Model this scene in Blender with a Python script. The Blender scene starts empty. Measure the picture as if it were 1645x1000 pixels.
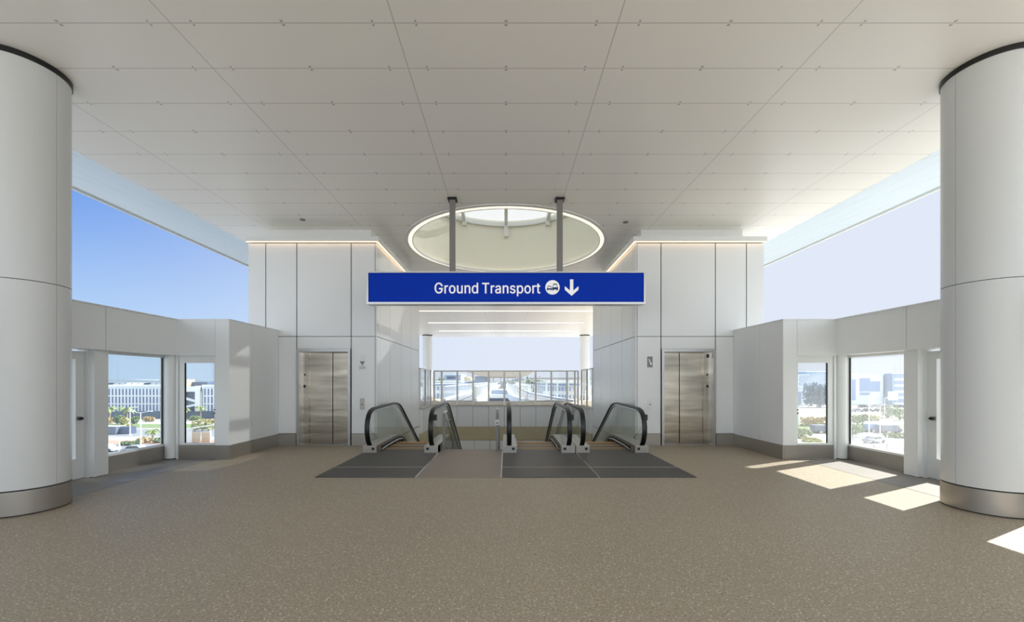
import bpy, bmesh, math, random
from mathutils import Vector, Matrix
random.seed(7)
PI = math.pi
scn = bpy.context.scene
C = scn.collection

# ---------------------------------------------------------------- camera, sky, sun, exposure
F = 650.0; EYE = 1.5
cam_d = bpy.data.cameras.new('camera'); cam = bpy.data.objects.new('camera', cam_d); C.objects.link(cam)
cam_d.sensor_width = 36; cam_d.lens = F/1645*36
cam_d.shift_x = (822.5-813)/1645; cam_d.shift_y = (612-500)/1645
cam_d.clip_start = .05; cam_d.clip_end = 5000
cam.location = (0, 0, EYE); cam.rotation_euler = (PI/2, 0, 0)
scn.camera = cam
scn.view_settings.view_transform = 'Standard'; scn.view_settings.look = 'None'
scn.view_settings.gamma = 1; scn.view_settings.use_curve_mapping = False
scn.view_settings.exposure = 1.45
scn.cycles.use_denoising = True
scn.cycles.max_bounces = 12; scn.cycles.diffuse_bounces = 8; scn.cycles.glossy_bounces = 4
scn.cycles.transparent_max_bounces = 24
scn.cycles.sample_clamp_indirect = 8
scn.cycles.caustics_reflective = False; scn.cycles.caustics_refractive = False

SKY_STRENGTH = 0.375
SUN_DIR = Vector((1.08, .505, 1.0))
world = bpy.data.worlds.new('sky'); scn.world = world; world.use_nodes = True
wn = world.node_tree.nodes; wl = world.node_tree.links; wn.clear()
w_tc = wn.new('ShaderNodeTexCoord'); w_sep = wn.new('ShaderNodeSeparateXYZ'); wl.new(w_tc.outputs['Generated'], w_sep.inputs[0])
w_el = wn.new('ShaderNodeMapRange'); w_el.inputs[1].default_value = 0; w_el.inputs[2].default_value = .42; w_el.interpolation_type = 'SMOOTHSTEP'
wl.new(w_sep.outputs['Z'], w_el.inputs[0])
w_clear = wn.new('ShaderNodeMix'); w_clear.data_type = 'RGBA'
w_clear.inputs[6].default_value = (.50, .70, .94, 1); w_clear.inputs[7].default_value = (.07, .26, .80, 1)
wl.new(w_el.outputs[0], w_clear.inputs[0])
w_dot = wn.new('ShaderNodeVectorMath'); w_dot.operation = 'DOT_PRODUCT'
w_dot.inputs[1].default_value = Vector((.95, .32, .0)).normalized(); wl.new(w_tc.outputs['Generated'], w_dot.inputs[0])
w_az = wn.new('ShaderNodeMapRange'); w_az.inputs[1].default_value = -.62; w_az.inputs[2].default_value = .35; w_az.interpolation_type = 'SMOOTHSTEP'
wl.new(w_dot.outputs['Value'], w_az.inputs[0])
w_mix = wn.new('ShaderNodeMix'); w_mix.data_type = 'RGBA'; w_mix.inputs[7].default_value = (.74, .80, .92, 1)
wl.new(w_az.outputs[0], w_mix.inputs[0]); wl.new(w_clear.outputs[2], w_mix.inputs[6])
# unseen sky half behind the camera, brightened to light tower fronts and columns
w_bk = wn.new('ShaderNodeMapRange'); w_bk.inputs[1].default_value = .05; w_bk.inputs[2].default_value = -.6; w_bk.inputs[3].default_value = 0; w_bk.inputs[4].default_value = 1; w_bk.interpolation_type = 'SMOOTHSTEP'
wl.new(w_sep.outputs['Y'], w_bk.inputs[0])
w_fill = wn.new('ShaderNodeMix'); w_fill.data_type = 'RGBA'; w_fill.inputs[7].default_value = (1.85, 2.0, 2.2, 1)
wl.new(w_bk.outputs[0], w_fill.inputs[0]); wl.new(w_mix.outputs[2], w_fill.inputs[6])
w_bg = wn.new('ShaderNodeBackground'); w_bg.inputs[1].default_value = SKY_STRENGTH
w_out = wn.new('ShaderNodeOutputWorld'); wl.new(w_fill.outputs[2], w_bg.inputs[0]); wl.new(w_bg.outputs[0], w_out.inputs[0])

sun_d = bpy.data.lights.new('sun', 'SUN'); sun_d.energy = 4.5; sun_d.angle = math.radians(.53); sun_d.color = (1, .97, .92)
sun = bpy.data.objects.new('sun', sun_d); C.objects.link(sun); sun.location = (40, 20, 40)
sun.rotation_euler = SUN_DIR.to_track_quat('Z', 'Y').to_euler()

# ---------------------------------------------------------------- node + material helpers
def new_mat(name):
    m = bpy.data.materials.new(name); m.use_nodes = True
    n = m.node_tree.nodes; b = n['Principled BSDF']
    return m, n, m.node_tree.links, b
def lin(c): return tuple((v/12.92 if v <= .04045 else ((v+.055)/1.055)**2.4) for v in (x/255 for x in c))
def plain(name, rgb, rough=.5, metal=0, spec=.5, noise=0, nscale=4, emit=None, es=0):
    m, n, l, b = new_mat(name)
    col = (*lin(rgb), 1)
    b.inputs['Base Color'].default_value = col; b.inputs['Roughness'].default_value = rough
    b.inputs['Metallic'].default_value = metal; b.inputs['Specular IOR Level'].default_value = spec
    if noise:
        tc = n.new('ShaderNodeTexCoord'); nz = n.new('ShaderNodeTexNoise'); nz.inputs['Scale'].default_value = nscale; nz.inputs['Detail'].default_value = 5
        l.new(tc.outputs['Object'], nz.inputs['Vector'])
        mx = n.new('ShaderNodeMix'); mx.data_type = 'RGBA'
        mx.inputs[6].default_value = tuple(v*(1-noise) for v in col[:3])+(1,); mx.inputs[7].default_value = tuple(min(1, v*(1+noise)) for v in col[:3])+(1,)
        l.new(nz.outputs['Fac'], mx.inputs[0]); l.new(mx.outputs[2], b.inputs['Base Color'])
    if emit:
        b.inputs['Emission Color'].default_value = (*emit, 1); b.inputs['Emission Strength'].default_value = es
    return m
class E:                                   # tiny expression wrapper over Math nodes
    def __init__(s, t, sock): s.t = t; s.s = sock
    def _op(s, op, o=None, o2=None):
        nd = s.t.nodes.new('ShaderNodeMath'); nd.operation = op; s.t.links.new(s.s, nd.inputs[0])
        for i, v in ((1, o), (2, o2)):
            if v is None: continue
            if isinstance(v, E): s.t.links.new(v.s, nd.inputs[i])
            else: nd.inputs[i].default_value = v
        return E(s.t, nd.outputs[0])
    def __add__(s, o): return s._op('ADD', o)
    def __sub__(s, o): return s._op('SUBTRACT', o)
    def __mul__(s, o): return s._op('MULTIPLY', o)
    def abs(s): return s._op('ABSOLUTE')
    def max(s, o): return s._op('MAXIMUM', o)
    def lt(s, o): return s._op('LESS_THAN', o)
    def dist(s, period, off=0):            # distance to the nearest of off + k*period
        return (s-off)._op('PINGPONG', period/2.0) if off else s._op('PINGPONG', period/2.0)
def coords(m):
    tc = m.node_tree.nodes.new('ShaderNodeTexCoord'); sp = m.node_tree.nodes.new('ShaderNodeSeparateXYZ')
    m.node_tree.links.new(tc.outputs['Object'], sp.inputs[0])
    return [E(m.node_tree, sp.outputs[i]) for i in range(3)]
def mixcol(m, fac, a, b):
    mx = m.node_tree.nodes.new('ShaderNodeMix'); mx.data_type = 'RGBA'; l = m.node_tree.links
    l.new(fac.s if isinstance(fac, E) else fac, mx.inputs[0])
    for i, v in ((6, a), (7, b)):
        if isinstance(v, tuple): mx.inputs[i].default_value = (*v[:3], 1)
        else: l.new(v, mx.inputs[i])
    return mx.outputs[2]

M = {}
M['panel'] = plain('white_wall_panel', (230, 232, 232), .33, noise=.015, nscale=.9)
M['column_shade'] = plain('shaded_white_column', (208, 210, 209), .36, noise=.015, nscale=.9)  # white of the near columns, greyed to carry their shade in the colour
M['panel_gloss'] = plain('glossy_white_wall_panel', (234, 236, 234), .27, noise=.015, nscale=.9)
M['rail_white'] = plain('bright_white_rail_paint', (246, 246, 242), .4)
M['gap'] = plain('dark_joint', (60, 60, 60), .8)
M['black'] = plain('black_rubber', (16, 16, 17), .4)
M['black_box'] = plain('black_plastic', (22, 22, 24), .5)
M['steel'] = plain('brushed_steel_base', (168, 163, 155), .36, metal=.75, noise=.08, nscale=3)
M['white_metal'] = plain('white_painted_metal', (226, 228, 226), .35)
M['grey_metal'] = plain('grey_painted_metal', (128, 126, 124), .4)
M['silver'] = plain('satin_aluminium', (190, 190, 190), .3, metal=1)
M['steel_light'] = plain('light_stainless', (164, 160, 153), .34, metal=.9, noise=.05, nscale=6)
M['sign_blue'] = plain('blue_sign_face', (0, 54, 182), .6, spec=.12)
M['sign_white'] = plain('white_lettering', (240, 240, 240), .5, emit=(1, 1, 1), es=.08)
M['icon_blue'] = plain('dark_blue_pictogram', (8, 34, 110), .5)
M['yellow'] = plain('yellow_step_edge', (214, 160, 60), .5)
M['step'] = plain('grey_step_tread', (92, 88, 84), .5, metal=.4)
M['orange'] = plain('ochre_sticker', (205, 160, 60), .5)
M['olive'] = plain('bare_concrete_band', (190, 180, 150), .8, noise=.12, nscale=2.5)
M['deck'] = plain('beige_deck_concrete', (176, 162, 142), .8, noise=.08, nscale=2)
M['cream'] = plain('cream_drum_plaster', (232, 230, 214), .5, noise=.02, nscale=1)
M['pale_deck'] = plain('pale_bounce_deck', (222, 220, 214), .8, noise=.04, nscale=2)
M['coping'] = plain('pale_stone_coping', (196, 188, 170), .7, noise=.06, nscale=4)
M['stone'] = plain('warm_grey_landing_stone', (140, 129, 119), .55, noise=.07, nscale=2.2)
M['led'] = plain('warm_light_strip', (255, 230, 200), .5, emit=(1, .64, .36), es=1.1)
M['led_soft'] = plain('soft_cream_light_ring', (255, 246, 230), .5, emit=(1, .88, .72), es=.34)
M['led_white'] = plain('soft_white_light_line', (255, 250, 240), .5, emit=(1, .84, .70), es=.75)

# elevator doors: brushed stainless with light and dark reflection bands painted into the colour
m, n, l, b = new_mat('brushed_elevator_steel')
tc = n.new('ShaderNodeTexCoord'); mp = n.new('ShaderNodeMapping'); mp.inputs['Scale'].default_value = (.35, .35, 2.3)
nz = n.new('ShaderNodeTexNoise'); nz.inputs['Scale'].default_value = 2.2; nz.inputs['Detail'].default_value = 3
l.new(tc.outputs['Object'], mp.inputs[0]); l.new(mp.outputs[0], nz.inputs['Vector'])
l.new(mixcol(m, nz.outputs['Fac'], lin((84, 79, 73)), lin((232, 224, 208))), b.inputs['Base Color'])
b.inputs['Metallic'].default_value = 1; b.inputs['Roughness'].default_value = .27; b.inputs['Anisotropic'].default_value = .6
bp = n.new('ShaderNodeBump'); bp.inputs['Strength'].default_value = .12; bp.inputs['Distance'].default_value = .05
l.new(nz.outputs['Fac'], bp.inputs['Height']); l.new(bp.outputs[0], b.inputs['Normal'])
M['door_steel'] = m

# ceiling: long satin panels with hairline joints and small clip marks
def ceiling_mat(name, rgb, px, ox, py, oy, clips, joint=.66, rough=.35):
    m, n, l, b = new_mat(name)
    X, Y, Z = coords(m)
    ax = X.abs() if True else X
    lx = ax.dist(px, ox).lt(.006); ly = Y.dist(py, oy).lt(.0055)
    line = lx.max(ly)
    dx = ax.dist(px, ox)
    base = lin(rgb); dark = tuple(v*joint for v in base)
    nz = n.new('ShaderNodeTexNoise'); nz.inputs['Scale'].default_value = .5; tcn = n.new('ShaderNodeTexCoord'); l.new(tcn.outputs['Object'], nz.inputs['Vector'])
    c0 = mixcol(m, nz.outputs['Fac'], tuple(v*.97 for v in base), tuple(min(1, v*1.03) for v in base))
    col = mixcol(m, line, c0, dark)
    if clips:
        near = (dx-clips[0]).abs().lt(.010).max((dx-clips[1]).abs().lt(.010))
        cl = near*(Y.dist(py, oy).lt(.035)); cl = cl*(Y.dist(py, oy)._op('GREATER_THAN', .012))
        col = mixcol(m, cl, col, tuple(v*.5 for v in base))
    l.new(col, b.inputs['Base Color']); b.inputs['Roughness'].default_value = rough
    return m
M['ceiling'] = ceiling_mat('ceiling_panels', (246, 243, 237), 2.28, 1.14, .598, 4.126, (.22, 1.135))
M['wing'] = ceiling_mat('sky_tinted_soffit', (204, 219, 228), .83, 6.84, 2.1, .4, (.1, .3), joint=.6)  # blue sky light on the soffit is mixed into this panel colour
# drum etc. / back soffit slats
m, n, l, b = new_mat('floor_terrazzo')
tc = n.new('ShaderNodeTexCoord')
v1 = n.new('ShaderNodeTexVoronoi'); v1.inputs['Scale'].default_value = 62
n1 = n.new('ShaderNodeTexNoise'); n1.inputs['Scale'].default_value = 60; n1.inputs['Detail'].default_value = 3
n2 = n.new('ShaderNodeTexNoise'); n2.inputs['Scale'].default_value = .55; n2.inputs['Detail'].default_value = 6
for q in (v1, n1, n2): l.new(tc.outputs['Object'], q.inputs['Vector'])
sp = n.new('ShaderNodeSeparateColor'); l.new(v1.outputs['Color'], sp.inputs[0])
chip = E(m.node_tree, v1.outputs['Distance']).lt(.36)*(E(m.node_tree, sp.outputs[0])._op('GREATER_THAN', .80))
chipd = E(m.node_tree, v1.outputs['Distance']).lt(.30)*(E(m.node_tree, sp.outputs[0]).lt(.14))
base = mixcol(m, n2.outputs['Fac'], lin((166, 154, 134)), lin((186, 173, 152)))
r2 = n.new('ShaderNodeMapRange'); r2.inputs[1].default_value = .3; r2.inputs[2].default_value = .7; l.new(n1.outputs['Fac'], r2.inputs[0])
fine = mixcol(m, r2.outputs[0], lin((140, 128, 110)), base)
c1 = mixcol(m, chip, fine, lin((208, 198, 180))); c2 = mixcol(m, chipd, c1, lin((112, 102, 90)))
l.new(c2, b.inputs['Base Color']); b.inputs['Roughness'].default_value = .5; b.inputs['Specular IOR Level'].default_value = .4
M['floor'] = m
M['border'] = plain('smooth_border_concrete', (138, 133, 127), .5, noise=.08, nscale=3)
# grooved dark escalator landing plate
m, n, l, b = new_mat('grooved_dark_plate')
X, Y, Z = coords(m)
g = Y.dist(.03).lt(.006)
nz = n.new('ShaderNodeTexNoise'); nz.inputs['Scale'].default_value = 3; nz.inputs['Detail'].default_value = 6; nz.inputs['Distortion'].default_value = 1
mp = n.new('ShaderNodeMapping'); mp.inputs['Scale'].default_value = (.5, 3, 1); tc = n.new('ShaderNodeTexCoord')
l.new(tc.outputs['Object'], mp.inputs[0]); l.new(mp.outputs[0], nz.inputs['Vector'])
l.new(mixcol(m, g, mixcol(m, nz.outputs['Fac'], lin((64, 62, 60)), lin((92, 89, 86))), lin((50, 49, 48))), b.inputs['Base Color'])
b.inputs['Roughness'].default_value = .5; b.inputs['Metallic'].default_value = .15
M['plate'] = m

def glass_mat(name, tint, veil=0.0, veilcol=(1, 1, 1)):
    m, n, l, b = new_mat(name); n.remove(b)
    out = n['Material Output']
    tr = n.new('ShaderNodeBsdfTransparent'); tr.inputs[0].default_value = (*tint, 1)
    gl = n.new('ShaderNodeBsdfGlossy'); gl.inputs['Roughness'].default_value = .02
    lw = n.new('ShaderNodeLayerWeight'); lw.inputs[0].default_value = .5
    fr = E(m.node_tree, lw.outputs['Facing'])._op('POWER', 4.0)*.55+.035
    mx = n.new('ShaderNodeMixShader'); l.new(fr.s, mx.inputs[0]); l.new(tr.outputs[0], mx.inputs[1]); l.new(gl.outputs[0], mx.inputs[2])
    last = mx.outputs[0]
    if veil:
        tl = n.new('ShaderNodeBsdfTranslucent'); tl.inputs[0].default_value = (*veilcol, 1)
        m2 = n.new('ShaderNodeMixShader'); m2.inputs[0].default_value = veil; l.new(last, m2.inputs[1]); l.new(tl.outputs[0], m2.inputs[2]); last = m2.outputs[0]
    l.new(last, out.inputs[0])
    return m
M['glass'] = glass_mat('window_glass', (.94, .96, .96), .05)
M['glass_sunny'] = glass_mat('hazy_window_glass', (.95, .96, .95), .045)  # pale veil in the glass stands in for haze in the view
M['glass_green'] = glass_mat('balustrade_glass', (.965, .985, .97), .02)
M['glass_frost'] = glass_mat('skylight_glass', (.55, .56, .56), .5, (.6, .6, .58))

# ---------------------------------------------------------------- mesh helpers
class MB:
    def __init__(s): s.bm = bmesh.new()
    def box(s, x0, x1, y0, y1, z0, z1):
        x0, x1 = min(x0, x1), max(x0, x1); y0, y1 = min(y0, y1), max(y0, y1)
        v = [s.bm.verts.new(p) for p in ((x0,y0,z0),(x1,y0,z0),(x1,y1,z0),(x0,y1,z0),(x0,y0,z1),(x1,y0,z1),(x1,y1,z1),(x0,y1,z1))]
        for f in ((0,3,2,1),(4,5,6,7),(0,1,5,4),(1,2,6,5),(2,3,7,6),(3,0,4,7)): s.bm.faces.new([v[i] for i in f])
        return s
    def prism(s, pts, a0, a1, axis='x'):     # polygon in the two other axes, extruded along axis
        def P(p, a): return {'x': (a, p[0], p[1]), 'y': (p[0], a, p[1]), 'z': (p[0], p[1], a)}[axis]
        A = [s.bm.verts.new(P(p, a0)) for p in pts]; B = [s.bm.verts.new(P(p, a1)) for p in pts]
        n = len(pts)
        s.bm.faces.new(A); s.bm.faces.new(B[::-1])
        for i in range(n): s.bm.faces.new((A[i], B[i], B[(i+1) % n], A[(i+1) % n]))
        return s
    def cyl(s, x, y, z0, z1, r0, r1=None, n=24, a0=0, a1=2*PI):
        r1 = r0 if r1 is None else r1; full = abs(a1-a0-2*PI) < 1e-6
        k = n if full else n+1
        A = [s.bm.verts.new((x+r0*math.cos(a0+(a1-a0)*i/n), y+r0*math.sin(a0+(a1-a0)*i/n), z0)) for i in range(k)]
        B = [s.bm.verts.new((x+r1*math.cos(a0+(a1-a0)*i/n), y+r1*math.sin(a0+(a1-a0)*i/n), z1)) for i in range(k)]
        for i in range(n if full else n): s.bm.faces.new((A[i], A[(i+1) % k], B[(i+1) % k], B[i])) if (full or i < n) else None
        if full: s.bm.faces.new(A[::-1]); s.bm.faces.new(B)
        return s
    def shell(s, x, y, z0, z1, ri, ro, n=48, a0=0, a1=2*PI):   # curved panel with thickness
        full = abs(a1-a0-2*PI) < 1e-6; k = n if full else n+1
        ring = []
        for i in range(k):
            a = a0+(a1-a0)*i/n; c, q = math.cos(a), math.sin(a)
            ring.append([s.bm.verts.new((x+r*c, y+r*q, z)) for r, z in ((ri, z0), (ro, z0), (ro, z1), (ri, z1))])
        for i in range(n):
            A, B = ring[i], ring[(i+1) % k]
            for j in range(4): s.bm.faces.new((A[j], B[j], B[(j+1) % 4], A[(j+1) % 4]))
        if not full: s.bm.faces.new(ring[0]); s.bm.faces.new(ring[-1][::-1])
        return s
    def tube(s, pts, r, n=8, flat=None):     # round tube, or flat=(w,h) rounded band, along a path
        pts = [Vector(p) for p in pts]; rings = []
        for i, p in enumerate(pts):
            t = (pts[min(i+1, len(pts)-1)]-pts[max(i-1, 0)]).normalized()
            up = Vector((1, 0, 0)) if abs(t.x) < .9 else Vector((0, 0, 1))
            u = (up-t*up.dot(t)).normalized(); w = t.cross(u)
            rr = r[i] if isinstance(r, (list, tuple)) else r
            ring = []
            for k in range(n):
                a = 2*PI*k/n; cu, cw = math.cos(a), math.sin(a)
                if flat:
                    cu = math.copysign(abs(cu)**.5, cu)*flat[0]/2; cw = math.copysign(abs(cw)**.5, cw)*flat[1]/2
                else: cu *= rr; cw *= rr
                ring.append(s.bm.verts.new(p+u*cu+w*cw))
            rings.append(ring)
        for A, B in zip(rings, rings[1:]):
            for k in range(n): s.bm.faces.new((A[k], A[(k+1) % n], B[(k+1) % n], B[k]))
        s.bm.faces.new(rings[0][::-1]); s.bm.faces.new(rings[-1])
        return s
    def bar(s, a, b, w):                     # square bar between two points
        return s.tube([a, b], w*.6, n=4)
    def build(s, name, mat, parent=None, bevel=0, smooth=False):
        bm = s.bm; bmesh.ops.recalc_face_normals(bm, faces=bm.faces)
        me = bpy.data.meshes.new(name); 
        if bevel: bmesh.ops.bevel(bm, geom=[e for e in bm.edges if e.is_manifold and e.calc_face_angle(0) > .6], offset=bevel, segments=2, affect='EDGES', profile=.6)
        if smooth:
            for f in bm.faces: f.smooth = True
        bm.to_mesh(me); bm.free()
        if smooth: me.set_sharp_from_angle(angle=math.radians(40))
        o = bpy.data.objects.new(name, me); me.materials.append(M[mat] if isinstance(mat, str) else mat); C.objects.link(o)
        if parent:
            o.parent = parent; o.matrix_parent_inverse = Matrix.Identity(4)
            me.transform(Matrix.Translation(-world_loc(parent)))
        return o
def world_loc(o):
    v = Vector((0, 0, 0))
    while o: v = v+o.location; o = o.parent
    return v
def thing(name, label, cat, loc=(0, 0, 0), group=None):
    o = bpy.data.objects.new(name, None); o.empty_display_size = .2; C.objects.link(o); o.location = loc
    o['label'] = label; o['category'] = cat
    if group: o['group'] = group
    return o
def tag(o, label, cat, group=None, kind=None):
    o['label'] = label; o['category'] = cat
    if group: o['group'] = group
    if kind: o['kind'] = kind
    return o
def struct(o, label=None, kind='structure'):
    o['kind'] = kind
    if label: o['label'] = label
    return o
def sroot(name, label=None, loc=(0, 0, 0)):
    o = bpy.data.objects.new(name, None); C.objects.link(o); o.location = loc; return struct(o, label)
def copy_tree(o, parent=None):
    c = o.copy(); C.objects.link(c); c.parent = parent
    for ch in o.children: copy_tree(ch, c)
    return c
GZ = -12.0
def G(px, py, z=GZ):                          # place on the ground plane in front of the terrace
    d = F*(EYE-z)/(py-612.0); return ((px-813.0)*d/F, d)
SIDE = {-1: 'left', 1: 'right'}
H = 5.15

# ---------------------------------------------------------------- floor
f = MB()
f.box(-6.75, 6.75, -8, 8.56, -.35, 0)
for s in (-1, 1): f.box(s*2.965, s*6.75, 8.56, 9.40, -.35, 0); f.box(s*3.1, s*6.75, 9.40, 14.0, -.35, -.004)
f.box(-1.40, -.07, 8.56, 8.76, -.35, 0)
struct(f.build('floor', 'floor'), 'speckled warm grey terrazzo floor of the open pavilion')
f = MB(); f.box(-30, 30, -40, -8.0, -.35, 0); struct(f.build('floor', 'pale_deck'), 'unseen pale deck added behind the pavilion to bounce light')  # added out of view, pale to bounce sun onto ceiling and tower fronts
f = MB(); f.box(-7.2, 7.2, 16.35, 30, -.4, -.02)
for s in (-1, 1): f.box(s*3.0, s*7.2, 14.0, 16.35, -.4, -.02); f.box(s*5.3, s*7.2, 30, 34.5, -.4, -.02)
struct(f.build('floor', 'deck'), 'beige concrete deck beyond the escalator well')
for s in (-1, 1):                              # smooth border strip in front of the low walls
    f = MB(); f.prism([(s*5.6, -8), (s*6.6, -8), (s*6.6, 7.72), (s*5.30, 7.72), (s*5.56, 7.55)], 0, .003, 'z')
    struct(f.build('trim_1' if s < 0 else 'trim_2', 'border'), 'smooth darker floor border along the %s low wall' % SIDE[s])
# ---------------------------------------------------------------- ceiling with round opening
def ringplate(mb, cx, cy, r, hx0, hx1, hy0, hy1, z0, z1, n=96):
    def outer(a):
        c, q = math.cos(a), math.sin(a); t = 1e9
        for lim, comp in (((hx1-cx), c), ((hx0-cx), c), ((hy1-cy), q), ((hy0-cy), q)):
            if abs(comp) > 1e-9 and lim/comp > 0: t = min(t, lim/comp)
        return (cx+c*t, cy+q*t)
    angs = sorted(set([2*PI*i/n for i in range(n)]+[math.atan2(y-cy, x-cx) % (2*PI) for x in (hx0, hx1) for y in (hy0, hy1)]))
    R = []
    for a in angs:
        o = outer(a); i = (cx+r*math.cos(a), cy+r*math.sin(a))
        R.append([mb.bm.verts.new((*i, z0)), mb.bm.verts.new((*o, z0)), mb.bm.verts.new((*o, z1)), mb.bm.verts.new((*i, z1))])
    for A, B in zip(R, R[1:]+R[:1]):
        for j in range(4): mb.bm.faces.new((A[j], B[j], B[(j+1) % 4], A[(j+1) % 4]))
SKY = (0.0, 11.0); SR = 2.64
Y0, Y1 = -4.0, 33.8
c = MB(); ringplate(c, *SKY, SR, -6.84, 6.84, 8, 14, H, H+.4)
c.box(-6.84, 6.84, Y0, 8, H, H+.4); c.box(-6.84, 6.84, 14, Y1, H, H+.4)
struct(c.build('ceiling', 'ceiling'), 'flat white panelled ceiling with a round skylight opening')
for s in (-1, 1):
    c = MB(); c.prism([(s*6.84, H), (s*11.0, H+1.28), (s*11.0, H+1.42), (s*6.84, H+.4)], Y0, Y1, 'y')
    struct(c.build('ceiling', 'wing'), 'upswept soffit with blue sky light in its colour along the %s roof edge' % SIDE[s])
    c = MB(); c.box(s*11.0, s*11.06, Y0, Y1, H+1.22, H+1.47)
    struct(c.build('trim_%d' % (4 if s < 0 else 3), 'white_metal'), 'thin outer lip of the %s roof edge' % SIDE[s])

# ---------------------------------------------------------------- elevator towers
TX0, TX1, TY0, TY1, TT = 3.0, 5.98, 9.375, 14.0, 4.69
def panels_front(root, s, xs, zs, y, skip=()):
    g = .011
    for i in range(len(xs)-1):
        for j in range(len(zs)-1):
            if (i, j) in skip: continue
            MB().box(s*(xs[i]+g), s*(xs[i+1]-g), y, y+.03, zs[j]+g*.6, zs[j+1]-g*.6).build('wall_panel', 'panel', root)
def panels_side(root, s, x, ys, zs, mat='panel_gloss', g=.007):
    for i in range(len(ys)-1):
        for j in range(len(zs)-1):
            MB().box(s*x, s*(x+.03), ys[i]+g, ys[i+1]-g, zs[j]+g, zs[j+1]-g).build('wall_panel', mat, root)
for s in (-1, 1):
    r = sroot('wall_%s_tower' % SIDE[s], 'white panelled elevator tower %s of the escalators' % ('left' if s < 0 else 'right'), (s*4.5, 11.7, 0))
    b = MB(); b.box(s*(TX0+.025), s*3.58, TY0+.02, TY1, -.0, TT); b.box(s*4.86, s*(TX1-.02), TY0+.02, TY1, 0, TT)
    b.box(s*3.58, s*4.86, TY0+.02, TY1, 2.235, TT); b.box(s*3.58, s*4.86, TY0+.6, TY1, 0, 2.235)
    b.box(s*(TX0+.025), s*3.4, 9.42, 16.3, -5, 0); b.box(s*(TX0+.025), s*3.4, 9.0, 9.42, -5, -.36)
    b.build('core', 'gap', r)
    xs = [3.03, 3.59, 4.85, 5.57, 5.98]
    panels_front(r, s, xs, [.27, 2.525, TT], TY0, skip={(1, 0), (2, 0), (3, 0)})
    MB().box(s*3.601, s*4.839, TY0, TY0+.03, 2.24, 2.518).build('wall_panel', 'panel', r)
    MB().box(s*4.861, s*5.36, TY0, TY0+.03, .28, 2.518).build('wall_panel', 'panel', r)
    ys = [9.40, 9.62, 10.46, 11.6, 12.75, 13.85, 14.0]
    panels_side(r, s, TX0, ys, [-.06, 2.525, TT]); panels_side(r, s, TX0, [9.0, 10.46, 11.6, 12.75, 14.0, 15.1, 16.3], [-5, -.07])
    MB().box(s*3.0, s*3.03, TY0, 9.395, 0, TT).build('corner_trim', 'white_metal', r)
    MB().box(s*5.95, s*5.98, 9.42, TY1, 0, TT).build('wall_panel', 'panel', r)
    MB().box(s*3.0, s*3.575, TY0-.015, TY0+.02, 0, .27).build('steel_base', 'steel', r)
    MB().box(s*4.865, s*5.3, TY0-.015, TY0+.02, 0, .27).build('steel_base', 'steel', r)
    # cornice
    cm = MB(); cm.prism([(s*2.93, 9.29), (s*6.0, 9.29), (s*6.0, 14.05), (s*2.93, 14.05)], TT+.015, 4.82, 'z')
    cm.build('cornice', 'white_metal', r)
    a = MB(); a.box(s*3.27, s*5.72, 9.8, 13.9, 4.82, H); a.build('recessed_top', 'panel', r)
    t = thing('light_strip', 'warm glowing light strip under the cornice of the %s elevator tower' % SIDE[s], 'light', (s*4.5, 9.31, TT), 'cornice light strips')
    MB().box(s*2.955, s*5.98, 9.305, 9.335, TT+.006, TT+.014).build('front_strip', 'led', t)
    MB().box(s*2.955, s*2.985, 9.335, 14.0, TT+.006, TT+.014).build('side_strip', 'led', t)
    # elevator
    e = thing('elevator_entrance', 'closed stainless steel elevator doors in the %s white tower' % SIDE[s], 'elevator', (s*4.22, 9.4, 0), 'elevator entrances')
    fr = MB(); fr.box(s*3.60, s*3.66, 9.35, 9.75, 0, 2.235); fr.box(s*4.79, s*4.845, 9.35, 9.75, 0, 2.235); fr.box(s*3.66, s*4.79, 9.35, 9.75, 2.17, 2.235)
    fr.build('door_frame', 'silver', e)
    MB().box(s*3.66, s*4.79, 9.36, 9.9, 0.0, .012).build('threshold', 'steel', e)
    MB().box(s*4.62, s*4.79, 9.47, 9.53, .012, 2.17).build('side_panel', 'door_steel', e)
    MB().box(s*3.66, s*4.075, 9.53, 9.56, .012, 2.17).build('door_panel', 'door_steel', e, bevel=.004)
    MB().box(s*4.085, s*4.62, 9.51, 9.55, .012, 2.17).build('door_panel', 'door_steel', e, bevel=.004)
    for z, q in ((1.64, .016), (1.37, .024)) + (((2.08, .03),) if s > 0 else ()):
        MB().box(s*4.69, s*(4.69+q*2), 9.462, 9.47, z-q*1.3, z+q*1.3).build('indicator_light' if z > 2 else 'key_switch', 'black_box', e)
    # wall plates
    X = 3.33
    t = thing('elevator_sign', ('white pictogram sign on the wall above the left call button' if s < 0 else 'grey pictogram sign on the wall above the right call button'), 'sign', (s*X, 9.36, 1.9), 'elevator wall signs')
    if s < 0:
        MB().box(-X-.045, -X+.045, 9.364, 9.375, 1.95, 2.09).build('sign_plate', 'white_metal', t)
        MB().prism([(-X-.06, 1.95), (-X+.06, 1.95), (-X, 1.85)], 9.366, 9.375, 'y').build('down_arrow', 'grey_metal', t)
        MB().box(-X-.07, -X+.07, 9.366, 9.375, 1.77, 1.84).build('text_panel', 'steel_light', t)
    else:
        MB().box(X-.06, X+.06, 9.364, 9.375, 1.81, 2.06).build('sign_plate', 'grey_metal', t)
        k = MB()
        k.prism([(X-.035, 2.0), (X-.02, 2.0), (X+.035, 1.88), (X+.02, 1.88)], 9.360, 9.364, 'y')
        k.prism([(X+.0, 1.90), (X+.035, 1.92), (X+.035, 1.86)], 9.360, 9.364, 'y'); k.build('pictogram', 'sign_white', t)
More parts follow.
